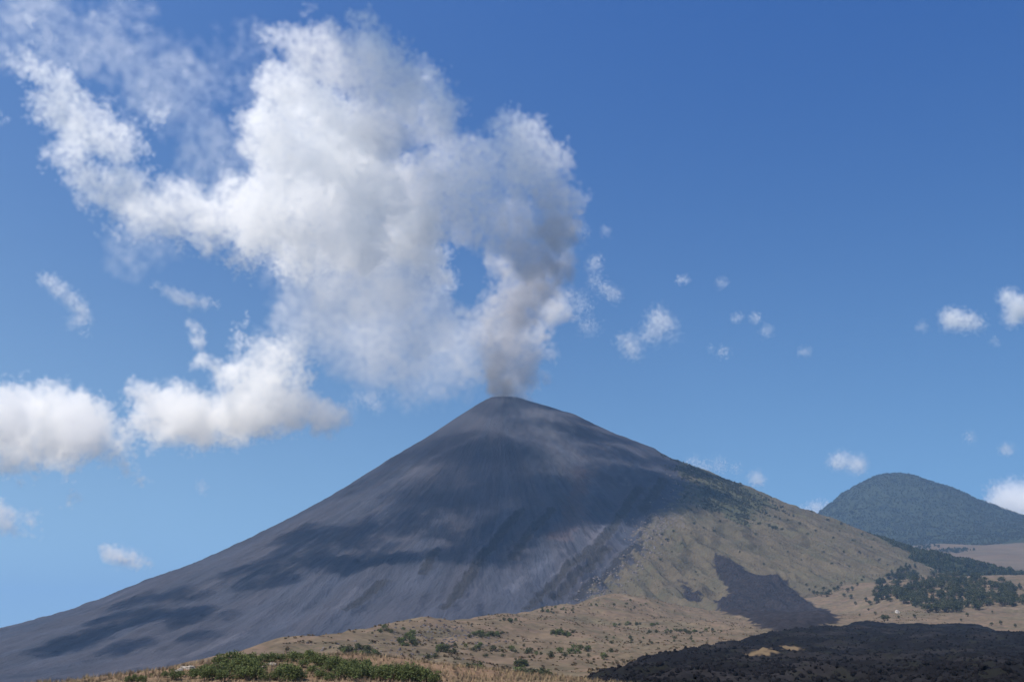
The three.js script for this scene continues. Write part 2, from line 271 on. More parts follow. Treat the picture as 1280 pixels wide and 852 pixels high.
// ---------------------------------------------------------------- black lava field
function lavaHeight(x, z) {
  const d = polyDist(x, z, lavaPoly) + 5 * n2(x / 16, z / 16), rough = ridged(x / 46, z / 38, 5) * 1.9 + ridged(x / 120 + 8, z / 80, 3) * 3.0 + n2(x / 4.5, z / 4.5) * 0.4 + n2(x / 2, z / 2) * 0.3;
  return lavaTP(x, z) - 1.2 + rough * sstep(-4, 14, d) - 14 * sstep(4, -14, d);
}
const kipuka = [[935, 818], [945, 813], [962, 811], [967, 814], [958, 818]].map(([a, b]) => march(a, b, lavaHeight, 200, 900, 2)).filter(Boolean);
const kipuka2 = [[980, 809], [990, 807], [1001, 810], [992, 812]].map(([a, b]) => march(a, b, lavaHeight, 200, 900, 2)).filter(Boolean);
{
  const X0 = -20, X1 = 560, Z0 = -900, Z1 = -130;
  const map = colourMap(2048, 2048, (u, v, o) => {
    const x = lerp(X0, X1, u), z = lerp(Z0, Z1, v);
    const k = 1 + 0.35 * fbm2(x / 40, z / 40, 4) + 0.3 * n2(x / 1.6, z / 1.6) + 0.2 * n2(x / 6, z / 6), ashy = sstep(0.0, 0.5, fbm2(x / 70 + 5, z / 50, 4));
    o[0] = k * lerp(0.007, 0.020, ashy); o[1] = k * lerp(0.0066, 0.018, ashy); o[2] = k * lerp(0.0078, 0.019, ashy);  // black lava, its albedo lowered further to stand for a cloud's shade
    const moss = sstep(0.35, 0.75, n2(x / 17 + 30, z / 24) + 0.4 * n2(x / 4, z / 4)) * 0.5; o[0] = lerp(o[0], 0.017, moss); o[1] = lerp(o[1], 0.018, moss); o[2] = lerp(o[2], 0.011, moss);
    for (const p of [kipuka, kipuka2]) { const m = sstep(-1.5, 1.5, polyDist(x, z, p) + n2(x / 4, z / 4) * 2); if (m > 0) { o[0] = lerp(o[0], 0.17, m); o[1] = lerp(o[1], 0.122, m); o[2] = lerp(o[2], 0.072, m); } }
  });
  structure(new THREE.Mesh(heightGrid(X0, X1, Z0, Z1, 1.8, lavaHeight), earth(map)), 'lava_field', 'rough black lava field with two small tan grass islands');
}
log('lava');

// ---------------------------------------------------------------- the knoll with shrubs, and the ground under the camera
const knollPts = [[60, 856, 110], [150, 848, 130], [200, 838, 132], [240, 829, 134], [280, 826, 135], [330, 824, 136], [380, 819, 138], [415, 820, 140], [450, 828, 145], [500, 836, 150], [560, 842, 150], [640, 850, 150], [720, 862, 150], [900, 880, 150], [300, 852, 105], [400, 852, 105], [220, 858, 105], [500, 856, 110]].map((a) => at(...a).toArray());
knollPts.push([0, 0.3, 0], [-20, 0.2, 5], [25, 0.2, 5], [0, 0.2, 40], [0, -4.5, -45], [-60, -6, -45], [60, -7, -45], [0, -5.5, -75], [-90, -9, -100], [90, -15, -120], [-60, -14, -185], [-20, -14, -190], [20, -18, -190], [-110, -25, -150], [-60, -30, -250], [60, -30, -250], [-150, -30, -100], [150, -20, 0], [-150, -10, 0]);
const knollTP = thinPlate(knollPts, 0.03);
const knollHeight = (x, z) => knollTP(x, z) + fbm2(x / 14, z / 14, 4) * 0.5;
{
  const X0 = -150, X1 = 130, Z0 = -250, Z1 = 50;
  const map = colourMap(2048, 2048, (u, v, o) => {
    const x = lerp(X0, X1, u), z = lerp(Z0, Z1, v), k = 1 + 0.2 * fbm2(x / 9, z / 9, 4) + 0.15 * n2(x / 0.5, z / 0.5) + 0.12 * n2(x / 1.7, z / 1.7), g = sstep(-0.1, 0.6, fbm2(x / 22, z / 22, 3));
    o[0] = k * lerp(0.21, 0.16, g); o[1] = k * lerp(0.138, 0.118, g); o[2] = k * lerp(0.09, 0.07, g);
  });
  structure(new THREE.Mesh(heightGrid(X0, X1, Z0, Z1, 0.9, knollHeight), earth(map)), 'knoll', 'bare tan knoll with green shrubs in front of the ash slope');
}

// ---------------------------------------------------------------- the forested mountain and the wooded ridge behind
const D2 = 4600, PEAK = at(1113, 594, D2);
const side2 = (list, tail) => [[0, PEAK.y], ...list.map(([px, py]) => { const p = at(px, py, D2); return [Math.abs(p.x - PEAK.x), p.y]; }), ...tail];
const L2 = side2([[1100, 595], [1085, 600], [1060, 613], [1040, 629], [1022, 645]], [[900, 300], [2500, 40]]);
const R2 = side2([[1130, 595], [1160, 605], [1190, 619], [1230, 640], [1280, 660]], [[1100, 420], [2000, 250], [3500, 60]]);
function peakHeight(x, z) {
  const dx = x - PEAK.x, dz = z + D2, r = Math.hypot(dx, dz), w = sstep(-70, 70, Math.atan2(dx, Math.abs(dz)) * 180 / Math.PI);
  return lerp(interp(L2, r), interp(R2, r), w) + fbm2(x / 200, z / 200, 4) * 13 * sstep(0, 300, r) + ridged(x / 150, z / 150, 2) * 5;
}
const fieldPts = [[1130, 690, 3300], [1165, 680, 3500], [1200, 682, 3500], [1280, 676, 3550], [1400, 670, 3600], [1170, 705, 2700], [1230, 712, 2600], [1290, 716, 2500], [1400, 720, 2500], [1060, 700, 3200], [950, 720, 3400], [1300, 735, 2100], [1150, 735, 2100], [1000, 745, 2300]].map((a) => at(...a).toArray());
fieldPts.push([at(1200, 690, 4600).x, 240, -4600], [at(1400, 690, 4600).x, 240, -4600], [at(1000, 690, 4600).x, 200, -4600]);
const fieldTP = thinPlate(fieldPts, 0.1);
const fieldHeight = (x, z) => fieldTP(x, z) + fbm2(x / 200, z / 200, 3) * 4;
const ridgePts = [[1060, 668, 2350], [1085, 676, 2250], [1110, 686, 2150], [1140, 694, 2080], [1170, 699, 2000], [1200, 706, 1950], [1240, 715, 1900], [1280, 724, 1880], [1400, 735, 1850]].map((a) => { const p = at(...a); p.y += 6; return p; });
function ridgeHeight(x, z) {
  const [d, u] = lineDist(x, z, ridgePts), k = u * (ridgePts.length - 1), i = Math.min(ridgePts.length - 2, Math.floor(k)), y = lerp(ridgePts[i].y, ridgePts[i + 1].y, k - i);
  return y - Math.sqrt(d * d + 900) * 0.34 + 10 + fbm2(x / 60, z / 60, 3) * 4;
}
const forestFloor = (x, z, o) => { const k = 1 + 0.3 * fbm2(x / 90, z / 90, 4) + 0.2 * n2(x / 9, z / 9); o[0] = 0.036 * k; o[1] = 0.045 * k; o[2] = 0.026 * k; };
{
  const X0 = PEAK.x - 1500, X1 = PEAK.x + 1700, Z0 = -D2 - 900, Z1 = -D2 + 1500;
  const map = colourMap(1024, 1024, (u, v, o) => forestFloor(lerp(X0, X1, u), lerp(Z0, Z1, v), o));
  structure(new THREE.Mesh(heightGrid(X0, X1, Z0, Z1, 14, peakHeight), earth(map)), 'forested_mountain', 'rounded green forested mountain behind the right flank of the volcano');
  const fx = [500, 3200, -4300, -1900];
  const fmap = colourMap(1024, 1024, (u, v, o) => { const x = lerp(fx[0], fx[1], u), z = lerp(fx[2], fx[3], v); grassColour(x * 0.6, z * 0.6, o); });
  structure(new THREE.Mesh(heightGrid(fx[0], fx[1], fx[2], fx[3], 16, fieldHeight), earth(fmap)), 'hillside_field', 'pale tan hillside field below the forested mountain');
  const rx = [560, 2000, -2700, -1500];
  const rmap = colourMap(1024, 1024, (u, v, o) => forestFloor(lerp(rx[0], rx[1], u), lerp(rx[2], rx[3], v), o));
  structure(new THREE.Mesh(heightGrid(rx[0], rx[1], rx[2], rx[3], 8, (x, z) => Math.max(ridgeHeight(x, z), -100)), earth(rmap)), 'wooded_ridge', 'low dark wooded ridge between the volcano and the forested mountain');
  const gmap = colourMap(512, 512, (u, v, o) => { grassColour((u - 0.5) * 24000 / 8, (v - 0.5) * 24000 / 8, o); });
  structure(new THREE.Mesh(heightGrid(-12000, 12000, -14000, 10000, 400, (x, z) => -175 + 40 * n2(x / 3000, z / 3000) - Math.max(0, 60 - Math.hypot(x, z) / 10)), earth(gmap)), 'ground', 'low plain around the volcano');
}
log('far');
const allHeight = (x, z) => { let h = volcanoHeight(x, z); if (z > -1720 && z < -235 && x > -420 && x < 1000) h = Math.max(h, grassHeight(x, z)); if (x > -20 && x < 560 && z > -900 && z < -130) h = Math.max(h, lavaHeight(x, z)); if (x > 560 && z < -1500 && z > -2700) h = Math.max(h, ridgeHeight(x, z)); return h; };

// ---------------------------------------------------------------- vegetation
const leafMat = (r, g, b) => new THREE.MeshPhysicalMaterial({ color: new THREE.Color().setRGB(r * 0.85, g * 0.85, b * 0.85), roughness: 0.95, transmission: 0.3, thickness: 0, specularIntensity: 0.3, vertexColors: true, side: THREE.DoubleSide });
const barkMat = new THREE.MeshStandardMaterial({ color: new THREE.Color().setRGB(0.07, 0.05, 0.038), roughness: 1 });
// leaf-sized faces spread through lobes; lobe: [x, y, z, rx, ry]
function foliage(R, lobes, count, size) {
  const pos = [], col = [], v = new THREE.Vector3(), a = new THREE.Vector3(), b = new THREE.Vector3();
  let total = 0; for (const l of lobes) total += l[3] * l[3] * l[4];
  for (const [cx, cy, cz, rx, ry] of lobes) {
    const n = Math.max(6, Math.round(count * rx * rx * ry / total));
    for (let i = 0; i < n; i++) {
      v.set(R() * 2 - 1, R() * 2 - 1, R() * 2 - 1).normalize().multiplyScalar(Math.pow(R(), 0.38) * (0.86 + 0.28 * R()));
      const c = new THREE.Vector3(cx + v.x * rx, cy + v.y * ry, cz + v.z * rx), s = size * (0.6 + 0.8 * R());
      a.set(R() - 0.5, R() - 0.5, R() - 0.5).normalize(); b.set(R() - 0.5, R() - 0.5, R() - 0.5).cross(a).normalize();
      a.multiplyScalar(s); b.multiplyScalar(s * 0.62);
      const p0 = c.clone().sub(a), p1 = c.clone().add(b), p2 = c.clone().add(a), p3 = c.clone().sub(b), t = 0.75 + 0.5 * R(), w = 0.9 + 0.25 * R();
      for (const p of [p0, p1, p2, p0, p2, p3]) { pos.push(p.x, p.y, p.z); col.push(t * w, t, t * 0.95); }
    }
  }
  const g = new THREE.BufferGeometry(); g.setAttribute('position', new THREE.Float32BufferAttribute(pos, 3)); g.setAttribute('color', new THREE.Float32BufferAttribute(col, 3)); g.computeVertexNormals(); return g;
}
function limb(a, b, r0, r1, seg = 6) { const d = b.clone().sub(a), g = new THREE.CylinderGeometry(r1, r0, d.length(), seg, 1).translate(0, d.length() / 2, 0); g.applyQuaternion(new THREE.Quaternion().setFromUnitVectors(new THREE.Vector3(0, 1, 0), d.normalize())); g.translate(a.x, a.y, a.z); return g; }
const V = (x, y, z) => new THREE.Vector3(x, y, z);
function pineProto(seed) {                 // about 10 m tall
  const R = rng(seed), t = new THREE.Group(), lobes = [], limbs = [limb(V(0, -0.4, 0), V(0.1, 5.5, 0.05), 0.26, 0.16), limb(V(0.1, 5.5, 0.05), V(-0.1, 9, 0), 0.16, 0.05)];
  const tiers = 6 + Math.floor(R() * 3);
  for (let i = 0; i < tiers; i++) {
    const y = 2.2 + i / (tiers - 1) * 6.8, w = (1 - 0.62 * i / (tiers - 1)) * (2.0 + 0.6 * R()), m = i === tiers - 1 ? 1 : 3;
    for (let k = 0; k < m; k++) { const a = R() * 6.28, q = m === 1 ? 0 : w * 0.62; const c = V(Math.cos(a) * q, y + (R() - 0.5) * 0.8, Math.sin(a) * q); lobes.push([c.x, c.y, c.z, 0.55 * w + 0.25, 0.55 + 0.3 * R()]); if (q) limbs.push(limb(V(0, y - 0.5, 0), c, 0.08, 0.03, 4)); }
  }
  const trunk = new THREE.Mesh(mergeGeometries(limbs), barkMat); trunk.name = 'trunk';
  const crown = new THREE.Mesh(foliage(R, lobes, 520, 0.42), pineLeaf); crown.name = 'crown'; t.add(trunk, crown); return t;
}
const pineLeaf = leafMat(0.050, 0.064, 0.034), oakLeaf = leafMat(0.072, 0.082, 0.038), shrubLeaf = leafMat(0.108, 0.136, 0.048), dryLeaf = leafMat(0.075, 0.082, 0.038);
function bushyProto(seed, leaf, w, h, count, size, name1 = 'stem', name2 = 'foliage') {   // a rounded shrub or broadleaf tree, w wide and h tall
  const R = rng(seed), t = new THREE.Group(), lobes = [], limbs = [], n = 6 + Math.floor(R() * 4);
  for (let i = 0; i < n; i++) { const a = i * 2.4 + R(), q = Math.sqrt((i + 0.3) / n) * w * 0.36, s = w * (0.17 + 0.12 * R()), y = h * (0.74 - 0.5 * (q / (w * 0.36)) ** 2 * (0.4 + 0.8 * R())); lobes.push([Math.cos(a) * q, Math.max(y, s * 0.7), Math.sin(a) * q, s, s * (0.8 + 0.3 * R())]); limbs.push(limb(V(Math.cos(a) * 0.03 * w, -0.15, Math.sin(a) * 0.03 * w), V(Math.cos(a) * q, Math.max(y, s * 0.6), Math.sin(a) * q), w * 0.022, w * 0.006, 5)); }
  const st = new THREE.Mesh(mergeGeometries(limbs), barkMat); st.name = name1; const fo = new THREE.Mesh(foliage(R, lobes, count, size), leaf); fo.name = name2; t.add(st, fo); return t;
}
function plant(proto, name, p, s, R, label, category, group, wide = 1) {
  const o = proto.clone(); o.position.copy(p); o.rotation.y = R() * 6.28; const w = s * wide; o.scale.set(w * (0.85 + 0.3 * R()), s, w * (0.85 + 0.3 * R())); return put(o, name, label, category, group);
}
// a wood that reads as one mass: crowns as instances
function woodStuff(name, label, proto, points, R, smin, smax) {
  const g = proto.children[1].geometry, m = new THREE.InstancedMesh(g, proto.children[1].material, points.length), q = new THREE.Quaternion(), M = new THREE.Matrix4(), c = new THREE.Color();
  points.forEach((p, i) => { const s = lerp(smin, smax, R()); q.setFromAxisAngle(V(0, 1, 0), R() * 6.28); M.compose(p, q, V(s, s * (0.8 + 0.4 * R()), s)); m.setMatrixAt(i, M); const t = 0.7 + 0.6 * R(); m.setColorAt(i, c.setRGB(t * (0.9 + 0.3 * R()), t, t)); });
  return put(m, name, label, 'trees', null, 'stuff');
}
const farCrown = bushyProto(301, leafMat(0.060, 0.068, 0.036), 8, 8, 80, 1.1), farPine = bushyProto(302, pineLeaf, 7, 9, 90, 0.9);
{
  const R = rng(77), pts = [];
  while (pts.length < 30000) { const x = lerp(PEAK.x - 900, PEAK.x + 1300, R()), z = lerp(-D2 - 120, -D2 + 1150, R()), h = peakHeight(x, z); if (h < fieldHeight(x, z) - 5 || fbm2(x / 90, z / 90, 2) < -0.8) continue; pts.push(V(x, h - 1, z)); }
  woodStuff('forest', 'dense green forest covering the rounded mountain behind', farCrown, pts, R, 0.5, 1.0);
  const rp = [];
  while (rp.length < 3600) { const k = R() * (ridgePts.length - 1), i = Math.floor(k), p = ridgePts[i].clone().lerp(ridgePts[i + 1], k - i), x = p.x + (R() - 0.5) * 150, z = p.z + (R() - 0.3) * 240, h = ridgeHeight(x, z); if (fbm2(x / 70, z / 70, 2) < -0.3) continue; rp.push(V(x, h - 0.8, z)); }
  woodStuff('ridge_wood', 'dark trees covering the low ridge between the mountains', farPine, rp, R, 0.8, 1.5);
  const hp = []; for (const [px, py, n] of [[1198, 688, 40], [1190, 690, 30], [1140, 688, 30], [1160, 684, 30]]) { const c = march(px, py, fieldHeight, 2000, 4200, 5); if (c) for (let i = 0; i < n; i++) { const x = c.x + (R() + R() - 1) * 45, z = c.z + (R() + R() - 1) * 60; hp.push(V(x, fieldHeight(x, z) - 1, z)); } }
  woodStuff('field_copse', 'small dark copse on the pale field below the forested mountain', farPine, hp, R, 0.8, 1.4);
  const sp_ = [], lo = V(1e9, 0, 1e9), hi = V(-1e9, 0, -1e9); for (const p of wood) { lo.min(p); hi.max(p); }
  for (let k = 0; k < 40000 && sp_.length < 3400; k++) { const x = lerp(lo.x - 40, hi.x + 40, R()), z = lerp(lo.z - 40, hi.z + 40, R()); if (polyDist(x, z, wood) + 48 * n2(x / 60, z / 60) + 34 * n2(x / 18, z / 18) < 8) continue; sp_.push(V(x, volcanoHeight(x, z) - 0.6, z)); }
  woodStuff('shoulder_scrub', 'dark green scrub on the upper right shoulder of the volcano', farCrown, sp_, R, 0.25, 0.6);
}
log('woods');
{ // single dark bushes on the grass flank
  const R = rng(91), protos = [bushyProto(401, oakLeaf, 8, 6, 160, 0.75), bushyProto(402, oakLeaf, 9, 5, 160, 0.75)], spots = [[966, 660, 1.3], [970, 661, 1.4], [962, 657, 1], [978, 662, 1], [992, 645, .8], [985, 650, .7], [1000, 655, .8], [1010, 668, .7], [950, 655, .9], [945, 668, .8], [935, 645, 1], [1020, 664, .8], [1042, 672, .7], [1050, 664, .7], [1066, 676, .7], [1035, 650, .7], [1030, 690, .6], [1055, 690, .6], [1075, 690, .7], [1090, 684, .6], [1100, 700, .6], [1002, 700, .5], [985, 690, .5], [975, 680, .6], [925, 690, .6], [905, 672, .6], [880, 660, .7], [868, 655, .8], [893, 664, .7], [1040, 705, .6], [1062, 708, .6], [1110, 706, .6], [955, 705, .5], [925, 705, .5], [1015, 640, .8], [1052, 655, .8], [1078, 668, .8], [1092, 676, .7], [900, 720, .5], [870, 715, .5], [840, 690, .6], [826, 700, .6], [835, 676, .8], [842, 664, .8], [828, 668, .8], [852, 680, .5]];
  for (const [px, py, s] of spots) { const p = march(px, py, volcanoHeight, 1000, 3200); if (p) plant(protos[Math.floor(R() * 2)], 'bush', p.setY(p.y - 0.3), s * (0.8 + 0.4 * R()), R, 'dark round bush dotted on the dry grass flank of the volcano', 'bush', 'bushes on the grass flank'); }
}
{ // the pine wood below the right flank and the clump beside the old lava tongue
  const R = rng(131), protos = [pineProto(501), pineProto(502), pineProto(503), bushyProto(504, oakLeaf, 8, 8.5, 480, 0.45, 'trunk', 'crown')];
  const poly = [[1092, 738], [1100, 727], [1128, 711], [1146, 708], [1150, 722], [1162, 728], [1166, 716], [1185, 722], [1200, 716], [1225, 722], [1245, 730], [1264, 728], [1290, 745], [1290, 757], [1262, 758], [1238, 757], [1225, 762], [1190, 766], [1160, 766], [1140, 760], [1120, 752], [1096, 754]];
  const P = poly.map(([x, z]) => ({ x, z })); let n = 0, placed = [];
  for (let k = 0; k < 6000 && n < 330; k++) {
    const px = lerp(1088, 1292, R()), py = lerp(706, 768, R()); if (!inside(px, py, P) || n2(px / 13, py / 9) + 0.4 * n2(px / 4, py / 4) < -0.45) continue;
    const p = march(px, py, allHeight, 850, 2300, 3); if (!p || placed.some((q) => q.distanceToSquared(p) < 12)) continue;
    placed.push(p); n++; const broad = R() < 0.6;
    plant(protos[broad ? 3 : Math.floor(R() * 3)], broad ? 'broadleaf_tree' : 'pine_tree', p, (0.75 + 0.6 * R()), R, (broad ? 'round crowned broadleaf tree ' : 'dark green pine ') + (py > 752 ? 'at the lower edge of the wood beside the tan strip' : py < 723 ? 'at the upper edge of the wood below the wooded ridge' : px < 1150 ? 'inside the wood, on its side towards the volcano' : 'deep inside the dark wood below the right flank'), 'tree', 'trees of the dark wood below the right flank', 1.35);
  }
  for (const [px, py, s] of [[1017, 742, .8], [1022, 744, 1], [1027, 745, 1], [1034, 746, 1.2], [1038, 743, 1.2], [1044, 739, 1], [1048, 737, 1], [1052, 731, .8], [1060, 740, 1], [1066, 738, 1], [1064, 748, .9], [1072, 732, .8], [1078, 726, .6], [1080, 722, .6], [1083, 752, .9], [1088, 756, .9], [1070, 756, .7], [1020, 735, .6], [1012, 738, .6], [1008, 732, .6], [1056, 746, .8], [1030, 738, .9]]) { const p = march(px, py, allHeight, 850, 2300, 3); if (p) plant(protos[3], 'broadleaf_tree', p, s * 0.9, R, 'dark round tree in the small clump right of the old lava tongue', 'tree', 'trees of the small clump'); }
  for (const [px, py, s] of [[1106, 777, 0.85], [1110, 776, 0.7]]) { const p = march(px, py, allHeight, 700, 2000, 3); if (p) plant(protos[3], 'broadleaf_tree', p, s, R, 'lone dark tree on the tan strip below the pine wood beside the lava field', 'tree', 'lone trees on the tan strip'); }
  for (const [px, py, s] of [[1086, 763, .4], [1095, 768, .4], [1124, 773, .4], [1144, 772, .5], [1210, 770, .45], [1252, 781, .5], [1241, 766, .35], [1202, 776, .3], [1240, 782, .4], [1075, 770, .3], [1270, 784, .4]]) { const p = march(px, py, allHeight, 500, 2000, 3); if (p) plant(protos[3], 'shrub', p, s, R, 'small dark shrub on the tan strip between pine wood and lava field', 'shrub', 'shrubs on the tan strip'); }
}
log('trees');
{ // shrubs and weeds over the grassland
  const R = rng(171), protos = [bushyProto(601, dryLeaf, 3, 2, 240, 0.2), bushyProto(602, shrubLeaf, 3.2, 2.2, 260, 0.2), bushyProto(603, oakLeaf, 2.6, 2, 240, 0.2)];
  const strips = [[450, 815, 30, 8, 22], [510, 800, 14, 14, 26], [555, 812, 12, 5, 10], [610, 794, 26, 4, 24], [700, 793, 24, 4, 22], [640, 776, 18, 2, 10], [690, 763, 40, 4, 24], [860, 790, 55, 3, 34], [800, 781, 40, 2, 18], [650, 832, 12, 3, 8], [590, 838, 30, 3, 18], [720, 815, 60, 14, 16], [600, 815, 80, 14, 18], [800, 800, 70, 10, 14], [480, 790, 20, 5, 8], [780, 760, 60, 10, 16], [670, 845, 26, 3, 10]];
  for (const [cx, cy, wx, wy, n] of strips) for (let i = 0; i < n; i++) {
    const p = march(cx + (R() + R() - 1) * wx, cy + (R() + R() - 1) * wy, allHeight, 245, 1500, 3); if (!p) continue;
    const k = Math.floor(R() * 3), where = cy < 785 ? 'far on the tan slope under the ash edge' : cx > 770 ? 'in the green strip beside the black lava' : cx < 530 ? 'on the tan rise behind the knoll' : cy > 830 ? 'in the weedy hollow before the grassland' : 'on the open tan grassland';
    plant(protos[k], 'grassland_shrub', p.setY(p.y - 0.1), 0.5 + 0.8 * R(), R, ['dry olive', 'fresh green', 'dark green'][k] + ' low shrub ' + where, 'shrub', 'shrubs ' + where);
  }
}
{ // the shrubs and stones of the near knoll
  const R = rng(211), protos = [0, 1, 2, 3].map((k) => bushyProto(701 + k, shrubLeaf, 3.4, 2.3, 900, 0.13));
  const spots = [[205, 846, .5], [216, 849, .6], [228, 846, .5], [168, 850, .5], [188, 845, .35], [160, 852, .5], [176, 853, .5], [274, 832, .9], [292, 834, 1.1], [302, 838, 1.2], [312, 836, 1.2], [318, 842, 1.1], [286, 842, 1], [298, 848, 1.1], [310, 850, 1.2], [320, 850, 1], [250, 844, .8], [240, 848, .8], [262, 846, .9], [272, 848, .9], [256, 851, .8], [330, 827, .6], [340, 826, .7], [352, 826, .6], [365, 827, .8], [372, 824, .7], [386, 828, .9], [396, 832, 1], [405, 834, 1.1], [412, 838, 1], [380, 834, .7], [390, 842, .6], [354, 846, 1], [362, 850, 1.1], [372, 850, .9], [345, 850, .7], [420, 836, .9], [430, 840, 1], [438, 842, 1.1], [446, 843, 1.1], [452, 848, 1.2], [440, 850, 1], [425, 849, .9], [412, 850, .8], [462, 845, 1], [470, 848, 1.1], [480, 846, 1], [490, 850, 1.2], [500, 848, 1], [512, 850, 1.1], [522, 851, 1], [534, 852, 1], [402, 848, .7], [456, 840, .9], [476, 852, 1.1], [506, 853, 1.1], [545, 855, 1], [330, 851, .5], [280, 852, .9]];
  for (const [px, py, s] of spots) { const p = march(px, py, knollHeight, 60, 240, 0.5); if (p) plant(protos[Math.floor(R() * 4)], 'shrub', p.setY(p.y - 0.1), s * (0.55 + 0.3 * R()), R, 'leafy bright green shrub growing on the tan knoll', 'shrub', 'green shrubs on the knoll'); }
  const stone = new THREE.MeshStandardMaterial({ color: new THREE.Color().setRGB(0.26, 0.23, 0.2), roughness: 1 });
  for (const [px, py, s] of [[225, 838, .5], [230, 836, .7], [238, 835, .6], [222, 839, .4], [366, 842, .8], [370, 840, .6], [360, 843, .5], [326, 834, .5], [334, 831, .5], [340, 831, .6], [395, 838, .5], [415, 845, .5]]) {
    const p = march(px, py, knollHeight, 60, 240, 0.5); if (!p) continue;
    const g = new THREE.IcosahedronGeometry(1, 2), a = g.attributes.position, o = R() * 50;
    for (let i = 0; i < a.count; i++) { const k = 1 + 0.3 * n3(a.getX(i) * 1.3 + o, a.getY(i) * 1.3, a.getZ(i) * 1.3) + 0.12 * n3(a.getX(i) * 4, a.getY(i) * 4 + o, a.getZ(i) * 4); a.setXYZ(i, a.getX(i) * k, a.getY(i) * k * 0.6, a.getZ(i) * k); }
    g.computeVertexNormals(); const m = new THREE.Mesh(g, stone); m.position.copy(p); m.scale.setScalar(s * 0.8); m.rotation.y = R() * 6;
    put(m, 'boulder', 'pale grey boulder lying between the shrubs on the knoll', 'boulder', 'boulders on the knoll');
  }
  // dry grass, too fine to count
  const pos = []; for (let i = 0; i < 9; i++) { const a = R() * 6.28, l = 0.25 + 0.25 * R(), q = 0.12 * R(), x = Math.cos(a) * q, z = Math.sin(a) * q; pos.push(x - 0.02, 0, z, x + 0.02, 0, z + 0.01, x + Math.cos(a) * 0.15, l, z + Math.sin(a) * 0.15); }
  const tg = new THREE.BufferGeometry(); tg.setAttribute('position', new THREE.Float32BufferAttribute(pos, 3)); tg.computeVertexNormals();
  const N = 22000, tuft = new THREE.InstancedMesh(tg, new THREE.MeshStandardMaterial({ color: new THREE.Color().setRGB(0.21, 0.15, 0.092), roughness: 1, side: THREE.DoubleSide }), N), M = new THREE.Matrix4(), q = new THREE.Quaternion(), c = new THREE.Color();
  for (let i = 0; i < N; i++) { const x = lerp(-75, 40, R()), z = lerp(-175, -85, R()), s = 0.6 + 0.9 * R(); q.setFromAxisAngle(V(0, 1, 0), R() * 6.28); M.compose(V(x, knollHeight(x, z) - 0.03, z), q, V(s, s, s)); tuft.setMatrixAt(i, M); const t = 0.7 + 0.5 * R(); tuft.setColorAt(i, c.setRGB(t, t * (0.95 + 0.15 * R()), t)); }
  put(tuft, 'dry_grass', 'short dry tan grass covering the near knoll', 'grass', null, 'stuff');
}
{ // lava blocks, and dark rubble on the grassy rise
  const R = rng(251), g = new THREE.IcosahedronGeometry(1, 1), a = g.attributes.position;
  for (let i = 0; i < a.count; i++) { const k = 1 + 0.35 * n3(a.getX(i) * 1.7, a.getY(i) * 1.7, a.getZ(i) * 1.7); a.setXYZ(i, a.getX(i) * k, a.getY(i) * k * 0.8, a.getZ(i) * k); }
  const gg = g; gg.computeVertexNormals();
  const scatter = (name, label, cat, N, rgb, where, smin, smax) => {
    const m = new THREE.InstancedMesh(gg, new THREE.MeshPhysicalMaterial({ color: new THREE.Color().setRGB(...rgb), roughness: 1, specularIntensity: 0.1 }), N), M = new THREE.Matrix4(), c = new THREE.Color(); let i = 0;
    for (let t = 0; i < N && t < N * 20; t++) { const p = where(); if (!p) continue; const s = smin + (smax - smin) * Math.pow(R(), 3); M.compose(p, new THREE.Quaternion(R() - .5, R() - .5, R() - .5, R() - .5).normalize(), V(s, s, s)); m.setMatrixAt(i, M); const k = 0.6 + 0.8 * R(); m.setColorAt(i, c.setRGB(k, k * (0.95 + 0.06 * R()), k)); i++; }
    m.count = i; return put(m, name, label, cat, null, 'stuff');
  };
  scatter('lava_blocks', 'loose black lava blocks littering the lava field', 'lava', 34000, [0.0085, 0.008, 0.009], () => { const d = 150 + 600 * Math.pow(R(), 1.5), x = lerp(-0.02, 0.6, R()) * d, z = -d; return polyDist(x, z, lavaPoly) < 0 || polyDist(x, z, kipuka) > -1 || polyDist(x, z, kipuka2) > -1 ? null : V(x, lavaHeight(x, z) - 0.1, z); }, 0.15, 0.7);
  const rub = [march(550, 788, grassHeight, 240, 900, 2), march(582, 790, grassHeight, 240, 900, 2), march(560, 800, grassHeight, 240, 900, 2), march(470, 808, grassHeight, 240, 900, 2)].filter(Boolean);
  scatter('rubble', 'dark volcanic rubble strewn over the grassy rise', 'rubble', 1200, [0.085, 0.078, 0.08], () => { const c = rub[Math.floor(R() * rub.length)], x = c.x + (R() + R() + R() - 1.5) * 24, z = c.z + (R() + R() + R() - 1.5) * 40; return V(x, grassHeight(x, z) - 0.1, z); }, 0.15, 0.8);
  scatter('outcrop_rocks', 'pale grey rocks along the edge between ash and grass', 'rocks', 1500, [0.12, 0.108, 0.105], () => { const k = R() * (edge0.length - 1), i = Math.floor(k), p = edge0[i].clone().lerp(edge0[i + 1], k - i), x = p.x + (R() + R() - 0.8) * 55, z = p.z + (R() + R() - 1) * 40; return n2(x / 26, z / 26) < 0.15 ? null : V(x, volcanoHeight(x, z) - 0.3, z); }, 0.5, 2.4);
}
